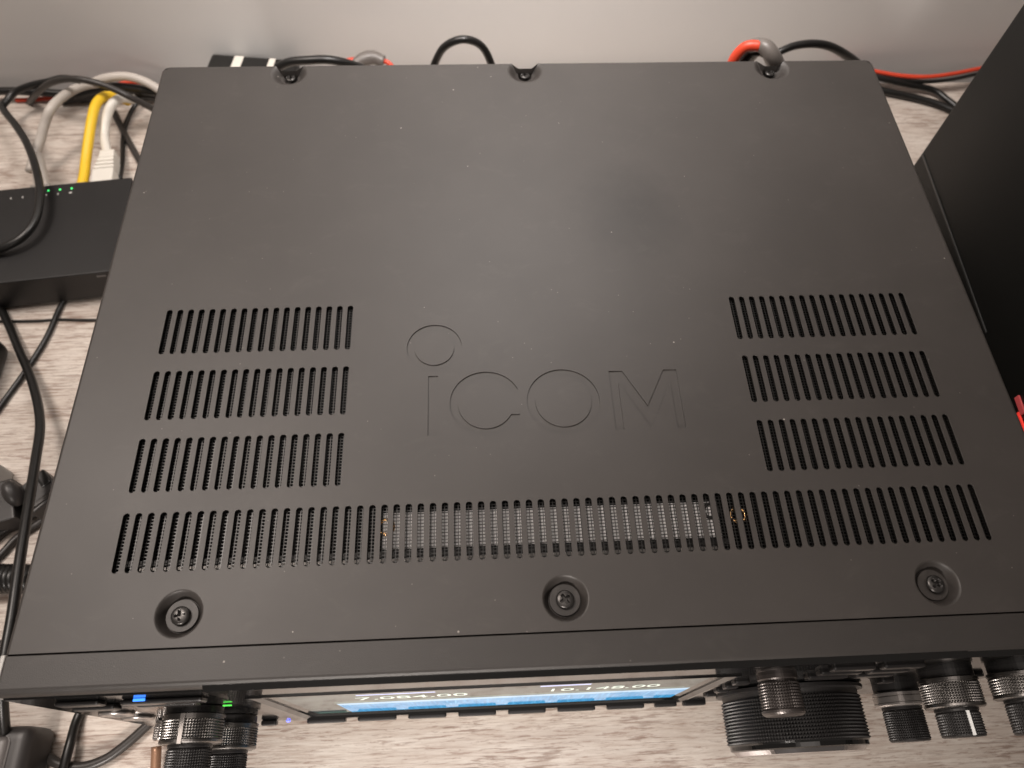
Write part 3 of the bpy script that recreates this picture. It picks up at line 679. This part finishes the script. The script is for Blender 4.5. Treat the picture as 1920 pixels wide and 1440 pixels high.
# small red and grey connector
cn = empty('wire_connector', (-91.2, 381.3, -90.0)); tag(cn, 'grey lump with red wire ends behind the radio, left of the loop', 'connector')
b = bmesh.new(); tube(b, [(-103.9, 378.8, -92.0), (-98.2, 382.4, -90.0), (-91.3, 384.4, -90.0), (-84.5, 382.7, -92.0)], lambda t: 4.6-1.5*abs(t-.5), 6, 12); obj('boot', b, M['shrink'], cn, True)
b = bmesh.new(); tube(b, [(-112.2, 378.9, -92.0), (-107.8, 380.5, -90.0), (-102.3, 381.9, -90.0)], 2.2, 6, 10); obj('wire', b, M['red'], cn, True)
b = bmesh.new(); tube(b, [(-85.8, 383.0, -91.0), (-81.6, 381.6, -92.0), (-79.0, 379.9, -94.0)], 1.6, 6, 10); obj('wire', b, M['red'], cn, True)
# large power connector at right
cn = empty('power_connector', (136.7, 306.6, -30.0)); tag(cn, 'grey rubber boot with red and black wires above the right rear screw', 'connector')
b = bmesh.new(); tube(b, [(123.6, 304.1, -24.0), (127.5, 301.8, -21.0), (130.7, 297.8, -20.0), (134.9, 295.3, -24.0), (141.7, 298.5, -34.0), (151.5, 309.4, -50.0)], lambda t: 3.3+1.9*t, 6, 16); obj('boot', b, M['shrink'], cn, True)
b = bmesh.new(); tube(b, [(116.7, 302.0, -40.0), (116.7, 301.6, -30.0), (119.0, 301.6, -24.0), (122.1, 301.0, -21.0), (127.3, 299.6, -20.0)], 2.9, 8, 12); obj('red_wire', b, M['red'], cn, True)
b = bmesh.new(); tube(b, [(123.2, 304.4, -42.0), (123.9, 304.9, -34.0), (126.1, 305.4, -29.0), (130.0, 303.2, -26.0)], 2.6, 8, 12); obj('black_wire', b, M['cable'], cn, True)
b = bmesh.new(); tube(b, [(125.2, 302.1, -36.0), (127.9, 305.3, -33.0), (130.8, 306.7, -30.0), (132.6, 304.0, -28.0)], 2.0, 8, 12); obj('clear_wire', b, M['clear'], cn, True)
cable('back_cable', [(145.7, 323.7, -46.0), (151.3, 323.5, -42.0), (159.8, 325.8, -40.0), (171.2, 327.5, -40.0), (183.9, 329.9, -44.0), (199.5, 334.2, -54.0), (219.0, 342.8, -70.0)], lambda t: 1.9+0.9*t, M['cable'], 'black cable arching out of the grey boot behind the radio', 'cable', 'black cables behind the radio')
# right: red wire and black cables to the tower
cable('red_cable', [(235.4, 408.9, -118.0), (265.5, 401.7, -119.0), (283.8, 396.8, -119.0), (302.2, 394.1, -118.0), (322.1, 396.0, -117.0), (347.2, 401.2, -116.0), (379.8, 406.2, -114.0)], 1.5, M['red'], 'red wire running along the wall to the black tower', 'wire', 'wires running to the tower')
cable('black_cable', [(235.3, 405.7, -120.0), (265.6, 399.5, -120.5), (288.0, 394.1, -121.0), (304.9, 392.1, -120.5), (322.1, 392.8, -119.0), (347.4, 398.5, -118.0), (380.1, 403.6, -116.0)], 1.4, M['cable'], 'thin black wire paired with the red wire by the tower', 'wire', 'wires running to the tower')
cable('black_cable', [(251.5, 406.6, -120.0), (269.1, 397.2, -121.0), (288.5, 392.6, -123.0), (307.5, 389.0, -125.0), (315.8, 380.0, -126.0), (325.3, 365.6, -127.0)], 2.2, M['cable'], 'middle black cable right of the radio rear corner', 'cable', 'wires running to the tower')
cable('black_cable', [(251.9, 400.2, -125.0), (271.7, 390.3, -126.5), (291.8, 383.8, -127.0), (309.0, 375.7, -127.0), (324.5, 363.5, -127.0)], 2.5, M['cable'], 'thickest black cable on the desk right of the radio', 'cable', 'wires running to the tower')

# ---------------------------------------------------------------- black tower at the right
tw = empty('computer_tower', (320, 150, -130)); tag(tw, 'tall matte black computer case right of the radio', 'computer')
A = Vector((216.5, 250.5, 0)); B = Vector((210.6, 134.5, 0)); dv_ = (B-A).normalized(); ang = math.atan2(-dv_.y, -dv_.x)-PI/2
Mt = Matrix.Translation(A) @ Matrix.Rotation(ang, 4, 'Z')
b = bmesh.new(); box(b, 0, 190, -210, 0, -126, 230, 1.0, 2, 0, Mt); obj('case', b, M['tower'], tw)
b = bmesh.new(); box(b, -0.5, -0.02, -116, -1, -50.6, -49.4, 0.1, 1, 0, Mt); obj('seam_trim', b, M['trim'], tw)
for x, y in ((12, -12), (178, -12), (12, -196), (178, -196)):
    b = bmesh.new(); box(b, x-8, x+8, y-8, y+8, -130, -126, 0, 1, 0, Mt); obj('foot', b, M['knobk'], tw)
for (y0, y1, z0, z1, m_) in ((-160.5, -152.0, -46.6, -43.6, 'led_p'), (-168, -158.5, -49.5, -47.0, 'led_r'), (-172.5, -164, -53.5, -51.0, 'led_r'), (-178, -172, -53.5, -51.5, 'lgrey')):
    b = bmesh.new(); box(b, -0.9, -0.05, y0, y1, z0, z1, 0.3, 2, 0, Mt); obj('indicator_light', b, M[m_], tw)
